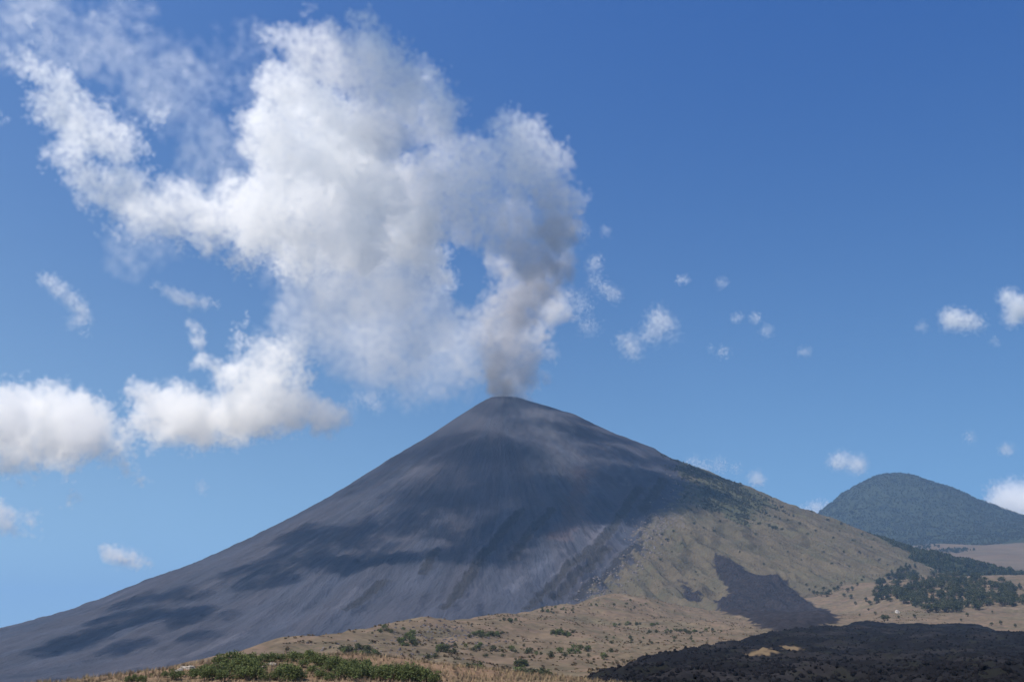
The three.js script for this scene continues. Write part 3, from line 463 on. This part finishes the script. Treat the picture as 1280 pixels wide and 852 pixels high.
{ // tussocks and low weeds over grassland and flank, too many to count
  const R = rng(331), p0 = bushyProto(801, leafMat(0.15, 0.122, 0.072), 1.6, 0.8, 26, 0.28), pts = [], pts2 = [];
  while (pts.length < 6000) { const d = 260 + 900 * R(), x = lerp(-0.22, 0.42, R()) * d, z = -d; if (fbm2(x / 45 + 3, z / 45, 3) + 0.5 * n2(x / 12, z / 12) < 0.12) continue; const h = grassHeight(x, z); if (h < volcanoHeight(x, z) || (x > -20 && x < 560 && z > -900 && lavaHeight(x, z) > h) || flowDist(x, z) > -2) continue; pts.push(V(x, h - 0.1, z)); }
  woodStuff('weeds', 'low dry weeds and tussocks speckling the tan grassland', p0, pts, R, 0.35, 1.0).userData.category = 'weeds';
  while (pts2.length < 7000) { const x = lerp(150, 1100, R()), z = lerp(-2450, -1250, R()); if (grassSide(x, z) < 8 || fbm2(x / 70 + 3, z / 70, 3) + 0.4 * n2(x / 16, z / 16) < 0.0 || flowDist(x, z) > -2) continue; pts2.push(V(x, volcanoHeight(x, z) - 0.2, z)); }
  woodStuff('tussocks', 'dry tussocks speckling the grass flank of the volcano', p0, pts2, R, 0.7, 1.8).userData.category = 'tussocks';
}
{ // the small pale hut at the edge of the wood
  const p = march(1122, 766, allHeight, 700, 2000, 2);
  if (p) {
    const h = new THREE.Group(), part = (g, c, n) => { const m = new THREE.Mesh(g, new THREE.MeshStandardMaterial({ color: new THREE.Color().setRGB(...c), roughness: 0.9 })); m.name = n; h.add(m); };
    part(new THREE.BoxGeometry(3.6, 2.4, 3).translate(0, 1.0, 0), [0.6, 0.55, 0.5], 'wall');
    const s = new THREE.Shape([new THREE.Vector2(-2, 0), new THREE.Vector2(2, 0), new THREE.Vector2(0, 1)]); part(new THREE.ExtrudeGeometry(s, { depth: 3.4, bevelEnabled: false }).translate(0, 2.203, -1.7), [0.45, 0.42, 0.4], 'roof');
    part(new THREE.BoxGeometry(0.8, 1.7, 0.06).translate(0.5, 0.85, 1.53), [0.12, 0.09, 0.07], 'door');
    h.position.copy(p); put(h, 'hut', 'tiny pale hut at the lower edge of the pine wood', 'hut');
  }
}
log('details');

// ---------------------------------------------------------------- clouds and the ash plume: floating flakes, lit and shading as they hang
const FLAKES = 260;
function makePuff(s, seed) {
  const R = rng(seed), pos = [], g = () => Math.sqrt(-2 * Math.log(R() + 1e-9)) * Math.cos(6.2832 * R());
  for (let i = 0; i < FLAKES; i++) {
    const c = V(g(), g(), g()).multiplyScalar(0.42), a = V(g(), g(), g()).normalize(), b = V(g(), g(), g()).cross(a).normalize();
    if (c.length() > 1.25) { i--; continue; }
    for (const [u, v] of [[1, 0], [-0.5, 0.866], [-0.5, -0.866]]) pos.push(c.x + (a.x * u + b.x * v) * s, c.y + (a.y * u + b.y * v) * s, c.z + (a.z * u + b.z * v) * s);
  }
  const geo = new THREE.BufferGeometry(); geo.setAttribute('position', new THREE.Float32BufferAttribute(pos, 3)); geo.computeVertexNormals(); return { geo, sigma: FLAKES * 1.299 * s * s * 0.5 };   // sigma: what one puff of radius 1 m stops, in square metres
}
const DENSE = makePuff(0.025, 907), THIN = makePuff(0.016, 911);
const vapour = new THREE.MeshPhysicalMaterial({ color: 0xffffff, roughness: 1, transmission: 0.82, thickness: 0, specularIntensity: 0, side: THREE.DoubleSide });
let puffs = 0;
// blobs: [px, py, radius px, thickness 0-1, ash 0-1]; depth(px, py) in metres; kappa: extinction per metre in a full blob
function cloudPart(blobs, depth, kappa, { ragged = 0.62, grain = 46, size = [4.3, 9.6], seed = 1, kind = DENSE, wide = 1.3, cut = 0.06, warp = 0.3 } = {}) {
  const R = rng(seed * 7919 + 13), B = blobs.map(([px, py, r, amp = 1, ash = 0, dd = 0]) => { const d = depth(px, py) + dd, p = at(px, py, d), s = p.distanceTo(EYE) / FPX * Math.cos(Math.atan2(Math.hypot(px - 640, py - 426), FPX)); return { p, r: r * s * wide, amp, ash, s }; });
  for (const b of B) b.p.addScaledVector(ray(640, 426), (R() - 0.5) * b.r * 1.9);
  const scale = B[0].s / 1.7, mats = [], cols = [], q = new THREE.Quaternion(), M = new THREE.Matrix4(), p = new THREE.Vector3(), pw = new THREE.Vector3();
  const near = B.map((b) => B.filter((c) => c.p.distanceTo(b.p) < 1.35 * (b.r + c.r)));
  B.forEach((b, bi) => {
    const vol = 4.18879 * b.r ** 3 * 2.2, smin = size[0] * scale, smax = size[1] * scale, nmax = Math.ceil(kappa * vol / (kind.sigma * smin * smin));
    for (let i = 0; i < nmax; i++) {
      const size_ = R();                                     // a big puff stands for several small ones
      const z = R() * 2 - 1, a = R() * 6.2832, rr = b.r * 1.3 * Math.cbrt(R()), t = Math.sqrt(1 - z * z);
      p.set(b.p.x + rr * t * Math.cos(a), b.p.y + rr * z, b.p.z + rr * t * Math.sin(a));
      let keep = 1, sum = 0, amp = 0, ash = 0, over = 0;
      const gx = p.x / (grain * scale), gy = p.y / (grain * scale), gz = p.z / (grain * scale), A = warp * grain * scale;
      for (const c of near[bi]) if (p.distanceToSquared(c.p) < 1.69 * c.r * c.r) over += 1;
      pw.set(p.x + A * (n3(gx * 0.9, gy * 0.9, gz * 0.9 + 60) + 0.5 * n3(gx * 2, gy * 2, gz * 2 + 90)), p.y + A * (n3(gx * 0.9 + 40, gy * 0.9, gz * 0.9) + 0.5 * n3(gx * 2 + 70, gy * 2, gz * 2)), p.z + A * n3(gx * 0.9, gy * 0.9 + 50, gz * 0.9));
      for (const c of near[bi]) {
        const d2 = pw.distanceToSquared(c.p) / (c.r * c.r);
        if (d2 < 1) { const k = (1 - d2) * (1 - d2); keep *= 1 - k; sum += k; amp += k * c.amp; ash += k * c.ash; }
      }
      if (!sum) continue;
      amp /= sum; ash /= sum;
      const shape = 1 - keep;
      const wx = 0.45 * n3(gx * 0.8 + 31, gy * 0.8, gz * 0.8), wy = 0.45 * n3(gx * 0.8, gy * 0.8 + 47, gz * 0.8);
      const n = 0.42 * n3(gx + wx, gy + wy, gz) + 0.28 * n3(gx * 2.1 + 9 + wx, gy * 2.1 + wy, gz * 2.1) + 0.2 * n3(gx * 4.4, gy * 4.4 + 5, gz * 4.4) + 0.14 * n3(gx * 9, gy * 9, gz * 9 + 3);
      const rho = sstep(0.10, 0.62, shape * 1.15 + ragged * n - cut) * amp;
      if (rho <= 0.002) continue;
      const s = lerp(smin, smax, clamp(rho * 0.8 + 0.35 * (size_ - 0.5), 0, 1));
      if (R() > rho / over * (smin * smin) / (s * s)) continue;
      q.set(R() - .5, R() - .5, R() - .5, R() - .5).normalize(); M.compose(p, q, new THREE.Vector3(s, s, s)); mats.push(...M.elements);
      const av = clamp(ash + 0.3 * n * (ash > 0 ? 1 : 0), 0, 2), t1 = Math.min(av, 1), t2 = Math.max(0, av - 1), cv = lerp(lerp(0.992, 0.80, t1), 0.38, t2); cols.push(cv, cv * lerp(0.994, 0.985, t1), cv * lerp(0.978, 0.985, t1));   // white steam to grey ash
    }
  });
  const n = mats.length / 16, m = new THREE.InstancedMesh(kind.geo, vapour, n);
  m.instanceMatrix.array.set(mats); m.instanceColor = new THREE.InstancedBufferAttribute(new Float32Array(cols), 3); puffs += n;
  m.userData.kind = 'stuff'; return m;
}
function cloud(label, blobs, depth, kappa, opt, name = 'cloud') { return put(cloudPart(blobs, typeof depth === 'number' ? () => depth : depth, kappa, { seed: blobs.length * 31 + Math.round(blobs[0][0]), ...opt }), name, label, 'cloud', null, 'stuff'); }
{
  // the plume leans towards the camera and to the left as the wind takes it
  const lean = (px, py) => 2500 - 650 * sstep(495, 260, py) - 340 * sstep(640, 330, px);
  const column = [[622, 496, 14, 1.6, 1.7], [640, 495, 15, 1.3, 1.3], [655, 494, 12, .7, .8], [622, 482, 17, 1.5, 1.7], [642, 480, 18, 1.2, 1.1], [662, 482, 14, .6, .6], [622, 464, 22, 1.3, 1.6], [655, 462, 22, 1, .8], [620, 440, 24, 1, 1.2], [652, 440, 28, .9, .7], [604, 416, 22, .9, .5], [637, 414, 32, 1, 1.1], [672, 412, 20, .7, .4], [588, 394, 15, .8, .4], [616, 392, 24, .9, .6], [652, 386, 30, 1, 1.2], [692, 390, 20, 1, 0], [640, 360, 26, .9, .8], [672, 356, 30, 1, 1.3], [702, 366, 16, .6, .5], [622, 330, 24, .8, .5], [658, 326, 32, 1, .9], [698, 332, 24, 1.1, 1.15], [612, 306, 20, .8, .4], [648, 296, 34, 1, .75], [696, 290, 30, 1.1, 1.2], [709, 312, 16, .9, .1], [636, 268, 36, .9, .6], [694, 254, 34, 1.1, 1], [716, 250, 18, .8, .4], [736, 244, 8, .5, .3], [606, 272, 26, .8, .45], [560, 268, 34, .7, .35], [585, 292, 24, .6, .35], [540, 285, 30, .7, .2], [680, 440, 18, .35, .4], [678, 470, 14, .3, .4], [725, 300, 12, .3, .3], [705, 395, 14, .6, .1],
    [650, 214, 42, .9, .4], [690, 212, 26, .9, .4], [658, 180, 32, .9, .3], [634, 170, 24, .8, .3], [600, 200, 36, .7, .35], [560, 190, 42, .8, .35], [590, 236, 40, .7, .3], [545, 240, 40, .7, .3], [540, 140, 42, .9, .45], [534, 100, 28, .7, .4], [500, 110, 42, .9, .5], [470, 60, 30, .8, .45], [458, 30, 18, .6, .4], [440, 80, 46, .9, .5], [400, 60, 38, .8, .35], [352, 46, 26, .6, .2], [330, 44, 14, .5, .1], [382, 92, 36, .9, .35], [480, 170, 48, 1, .4], [505, 228, 50, 1, .3]];
  const steam = [[360, 120, 34, 1], [390, 140, 42, 1], [340, 160, 36, 1], [430, 170, 48, 1], [318, 180, 24, 1], [360, 200, 48, 1], [420, 220, 52, 1], [470, 240, 50, 1], [400, 280, 52, .9], [450, 300, 50, .9], [500, 290, 40, .9], [530, 318, 30, .8], [545, 346, 20, .9], [556, 352, 12, 1], [520, 275, 30, .8], [345, 250, 40, .9], [330, 290, 38, .8], [372, 322, 36, .7]];
  const veil = [[450, 350, 60, .8], [500, 350, 56, .8], [480, 400, 66, .75], [530, 400, 54, .7], [560, 440, 48, .6], [500, 446, 50, .55], [430, 436, 50, .5], [590, 458, 30, .5], [545, 470, 40, .4], [400, 410, 46, .6], [380, 375, 46, .6], [575, 415, 32, .6], [460, 462, 40, .3], [350, 400, 36, .4], [410, 350, 50, .7], [520, 480, 40, .2], [580, 482, 22, .25]];
  const fallout = [[640, 512, 24, .12, 2], [665, 535, 36, .08, 2], [695, 575, 50, .06, 2], [720, 615, 54, .05, 2], [745, 650, 54, .05, 2], [770, 600, 40, .05, 2]];
  for (const [px, py, r, k, ash = 0] of steam.slice()) steam.push([px + 6, py + 4, r, k * 0.5, ash, 230]);
  for (const b of column) if (b[1] < 280) { b[3] *= 0.75; b[4] *= 0.8; }
  column.push([440, -80, 50, .8, .3], [380, -120, 60, .8, .2], [490, -80, 40, .7, .4], [430, -150, 70, .8, .2], [510, -130, 50, .6, .3]);   // it goes on unseen above the frame, added to shade the cone
  const plume = new THREE.Group();
  const a = cloudPart(column, lean, 0.024, { seed: 3, ragged: 0.6, grain: 46 }); a.name = 'ash_column'; a.userData.label = 'grey brown ash rising from the crater';
  const b = cloudPart(steam, lean, 0.021, { seed: 4, ragged: 0.55, grain: 60 }); b.name = 'steam'; b.userData.label = 'bright white steam on the left of the plume';
  const c = cloudPart(veil, (x, y) => lean(x, y) - 30, 0.0095, { seed: 5, ragged: 0.35, grain: 70, size: [9, 18], kind: THIN }); c.name = 'vapour_veil'; c.userData.label = 'thin bluish veil hanging below the steam';
  const d = cloudPart(fallout, () => 2180, 0.03, { seed: 6, ragged: 0.4, grain: 50, size: [8, 14], kind: THIN }); d.name = 'falling_ash'; d.userData.label = 'thin ash sinking over the upper slope';
  plume.add(a, b, c, d); put(plume, 'ash_plume_cloud', 'tall plume of grey ash and white steam rising from the crater', 'plume');
  cloud('long white cloud arm curling from the plume to the upper left', [[40, 30, 12, .6], [25, 70, 16, .6], [50, 90, 24, .8], [70, 96, 22, .8], [70, 130, 32, .8], [110, 160, 36, .85], [60, 130, 26, .7], [100, 200, 28, .7], [120, 230, 30, .7], [160, 180, 34, .7], [182, 132, 16, .4], [204, 145, 14, .5], [150, 240, 38, .85], [110, 268, 10, .5], [200, 270, 36, .9], [240, 262, 38, .95], [262, 286, 36, .9], [300, 250, 36, .9], [320, 282, 40, .9], [300, 322, 26, .4], [8, 150, 10, .4], [220, 240, 26, .8], [130, 290, 8, .3]], (px) => 1700 - 60 * sstep(300, 40, px), 0.022, { ragged: 0.65, grain: 62 });
  cloud('faint high veil of vapour in the upper left sky', [[130, 60, 60, .3], [210, 110, 70, .3], [260, 190, 60, .35], [40, 10, 50, .35], [160, 4, 18, .9], [280, 70, 50, .2], [0, 40, 50, .3], [150, 300, 40, .2], [330, 350, 40, .4], [240, 210, 40, .3]], 1900, 0.007, { ragged: 0.4, grain: 170, size: [12, 22], kind: THIN });
  cloud('white cumulus drifting beside the left slope of the volcano', [[238, 408, 9, .8], [243, 424, 10, .8], [256, 450, 13, .9], [272, 468, 17, .9], [305, 428, 16, .4], [330, 442, 26, .7], [352, 452, 26, .7], [300, 470, 28, .9], [178, 492, 20, .8], [200, 510, 32, 1], [240, 520, 36, 1], [200, 542, 20, .9], [250, 548, 20, .9], [290, 520, 34, 1], [330, 510, 34, 1], [370, 510, 30, 1], [400, 520, 24, 1], [424, 522, 16, 1], [340, 480, 28, .9], [300, 545, 16, .7], [330, 540, 16, .7], [376, 470, 22, .5], [375, 432, 30, .3], [308, 402, 10, .3], [240, 520, 36, .8, 0, 130], [300, 515, 36, .8, 0, 130], [360, 510, 30, .8, 0, 130], [200, 515, 30, .8, 0, 130], [330, 480, 26, .6, 0, 130], [405, 520, 20, .7, 0, 110]], 1610, 0.036, { grain: 44 });
  cloud('white cumulus bank left of the slope', [[75, 485, 12, .7], [20, 500, 28, .9], [60, 510, 32, 1], [100, 510, 30, .95], [20, 550, 36, .95], [70, 550, 34, .9], [118, 540, 32, .9], [146, 560, 20, .7], [90, 575, 22, .6], [40, 575, 22, .7], [176, 600, 12, .4], [160, 582, 13, .4], [85, 620, 8, .4], [83, 630, 7, .3], [-20, 530, 40, .9], [20, 520, 40, .8, 0, -130], [75, 530, 36, .8, 0, -130], [118, 538, 30, .7, 0, -130], [30, 545, 40, .7, 0, 120], [90, 535, 36, .7, 0, 120], [-50, 540, 50, .9, 0, -60], [160, 534, 20, .25, 0, 100], [148, 548, 24, .35, 0, -100], [115, 522, 28, .6, 0, 60]], 1530, 0.037, { grain: 44 });
  cloud('small white cloud low beside the ash slope, cut by no other', [[15, 645, 18, .9], [-4, 640, 22, .9], [38, 648, 11, .7], [44, 670, 6, .4], [20, 665, 8, .4]], 2300, 0.03, { grain: 30 });
  cloud('thin slanting white wisp in the left sky', [[55, 348, 6, .7], [62, 352, 7, .9], [75, 362, 8, .9], [88, 374, 8, .9], [98, 387, 8, .8], [105, 400, 7, .6], [92, 402, 7, .4], [106, 415, 5, .3]], 2200, 0.06, { grain: 9, ragged: 2.0, cut: 0.45, warp: 0.9, size: [3, 7], kind: THIN, wide: 1.7 });
  cloud('long thin white streak above the cumulus', [[196, 357, 4, .7], [206, 362, 5, .8], [216, 368, 6, .9], [228, 373, 7, .9], [240, 376, 7, .9], [254, 378, 6, .8], [268, 380, 4, .7]], 2200, 0.08, { grain: 8, ragged: 2.0, cut: 0.45, warp: 0.9, size: [3, 7], kind: THIN, wide: 1.7 });
  cloud('small lens shaped white cloud just above the left slope', [[130, 688, 6, .9], [140, 691, 8, 1], [152, 695, 8, 1], [164, 698, 8, 1], [176, 701, 6, .9], [185, 703, 4, .7]], 3200, 0.07, { grain: 10, ragged: 2.0, cut: 0.45, warp: 0.9, size: [3, 7], kind: THIN, wide: 1.7 });
  cloud('faint wisp above the left slope', [[252, 607, 5, .5], [252, 614, 4, .3]], 3200, 0.05, { grain: 7, ragged: 2.0, cut: 0.45, warp: 0.9, size: [3, 6], kind: THIN, wide: 1.7 });
  cloud('ragged wisp by the left side of the summit', [[445, 496, 8, .3], [460, 500, 9, .5], [472, 508, 6, .7], [440, 508, 8, .2]], 2800, 0.04, { grain: 8, ragged: 2.0, cut: 0.45, warp: 0.9, size: [3, 7], kind: THIN, wide: 1.7 });
  cloud('pair of torn white puffs right of the ash column', [[823, 398, 11, .8], [834, 406, 10, .8], [818, 414, 12, .5], [784, 428, 9, .8], [792, 438, 9, .7], [774, 424, 6, .5], [805, 422, 9, .25], [840, 420, 8, .2]], 2900, 0.034, { grain: 10, ragged: 2.0, cut: 0.45, warp: 0.9, size: [3, 7], kind: THIN, wide: 1.7 });
  cloud('torn vapour shreds on the right edge of the ash column', [[768, 368, 7, .7], [757, 361, 8, .6], [745, 352, 8, .3], [746, 324, 6, .6], [742, 334, 8, .3], [757, 290, 5, .6], [735, 408, 10, .25], [725, 380, 12, .25], [728, 286, 8, .2]], 2450, 0.05, { grain: 9, ragged: 2.0, cut: 0.45, warp: 0.9, size: [3, 7], kind: THIN, wide: 1.7 });
  cloud('tiny white puff high right of the plume', [[850, 349, 4, .8], [858, 349, 4, .7]], 3600, 0.05, { grain: 7, ragged: 2.0, cut: 0.45, warp: 0.9, size: [2.5, 5], kind: THIN, wide: 1.7 });
  cloud('faint tiny puff beside a brighter one right of the plume', [[902, 354, 6, .35]], 3600, 0.05, { grain: 7, ragged: 2.0, cut: 0.45, warp: 0.9, size: [2.5, 5], kind: THIN, wide: 1.7 });
  cloud('row of faint white specks in the right sky', [[922, 397, 5, .6], [946, 397, 5, .7], [958, 414, 6, .35], [903, 440, 6, .4], [888, 436, 4, .2]], 3800, 0.05, { grain: 7, ragged: 2.0, cut: 0.45, warp: 0.9, size: [2.5, 5], kind: THIN, wide: 1.7 });
  cloud('single small white speck of cloud in the right sky', [[1001, 440, 4, .6], [1008, 439, 4, .6]], 4000, 0.05, { grain: 7, ragged: 2.0, cut: 0.45, warp: 0.9, size: [2.5, 5], kind: THIN, wide: 1.7 });
  cloud('flat based white cloud puff in the right sky', [[1186, 395, 8, .8], [1196, 400, 10, .9], [1208, 401, 10, .8], [1220, 404, 8, .5], [1153, 408, 5, .5]], 4500, 0.04, { grain: 10, ragged: 2.0, cut: 0.45, warp: 0.9, size: [3, 6], kind: THIN, wide: 1.7 });
  cloud('white puff cut by the right edge of the sky', [[1264, 370, 8, .9], [1272, 380, 10, .9], [1272, 396, 9, .9], [1284, 386, 12, .9], [1243, 427, 4, .5]], 4500, 0.045, { grain: 9, ragged: 2.0, cut: 0.45, warp: 0.9, size: [3, 6], kind: THIN, wide: 1.7 });
  cloud('small flat white cloud above the forested mountain', [[1044, 578, 7, .7], [1056, 577, 9, .9], [1068, 579, 9, .9], [1077, 582, 6, .6]], 6000, 0.03, { grain: 8, ragged: 2.0, cut: 0.45, warp: 0.9, size: [2.5, 5], kind: THIN, wide: 1.7 });
  cloud('small white puff behind the right ridge of the volcano', [[946, 598, 7, .9], [952, 601, 6, .7]], 6000, 0.03, { grain: 7, ragged: 2.0, cut: 0.45, warp: 0.9, size: [2.5, 5], kind: THIN, wide: 1.7 });
  cloud('faint low wisps along the right ridge of the volcano', [[868, 579, 7, .6], [880, 584, 8, .4], [900, 582, 8, .4], [918, 584, 6, .3]], 6000, 0.02, { grain: 8, ragged: 2.0, cut: 0.45, warp: 0.9, size: [2.5, 5], kind: THIN, wide: 1.7 });
  cloud('white cloud bank rising behind the right shoulder of the forested mountain', [[1240, 629, 8, .9], [1254, 624, 13, 1], [1270, 628, 18, 1], [1285, 630, 22, 1], [1300, 640, 26, 1]], 7600, 0.03, { grain: 12, ragged: 2.0, cut: 0.45, warp: 0.9, size: [3, 6], kind: THIN, wide: 1.7 });
  cloud('low white cloud in the notch between the two mountains', [[1020, 636, 8, .8], [1034, 634, 6, .6], [1008, 640, 6, .6]], 7600, 0.025, { grain: 8, ragged: 2.0, cut: 0.45, warp: 0.9, size: [3, 6], kind: THIN, wide: 1.7 });
  cloud('faint specks of cloud low in the right sky', [[1215, 547, 6, .3], [1262, 562, 6, .7], [1254, 563, 4, .5]], 6000, 0.03, { grain: 7, ragged: 2.0, cut: 0.45, warp: 0.9, size: [2.5, 5], kind: THIN, wide: 1.7 });
}
log('puffs ' + puffs);

scene.traverse((o) => { if (o.isMesh) { o.castShadow = true; o.receiveShadow = true; } });
renderer.render(scene, camera);
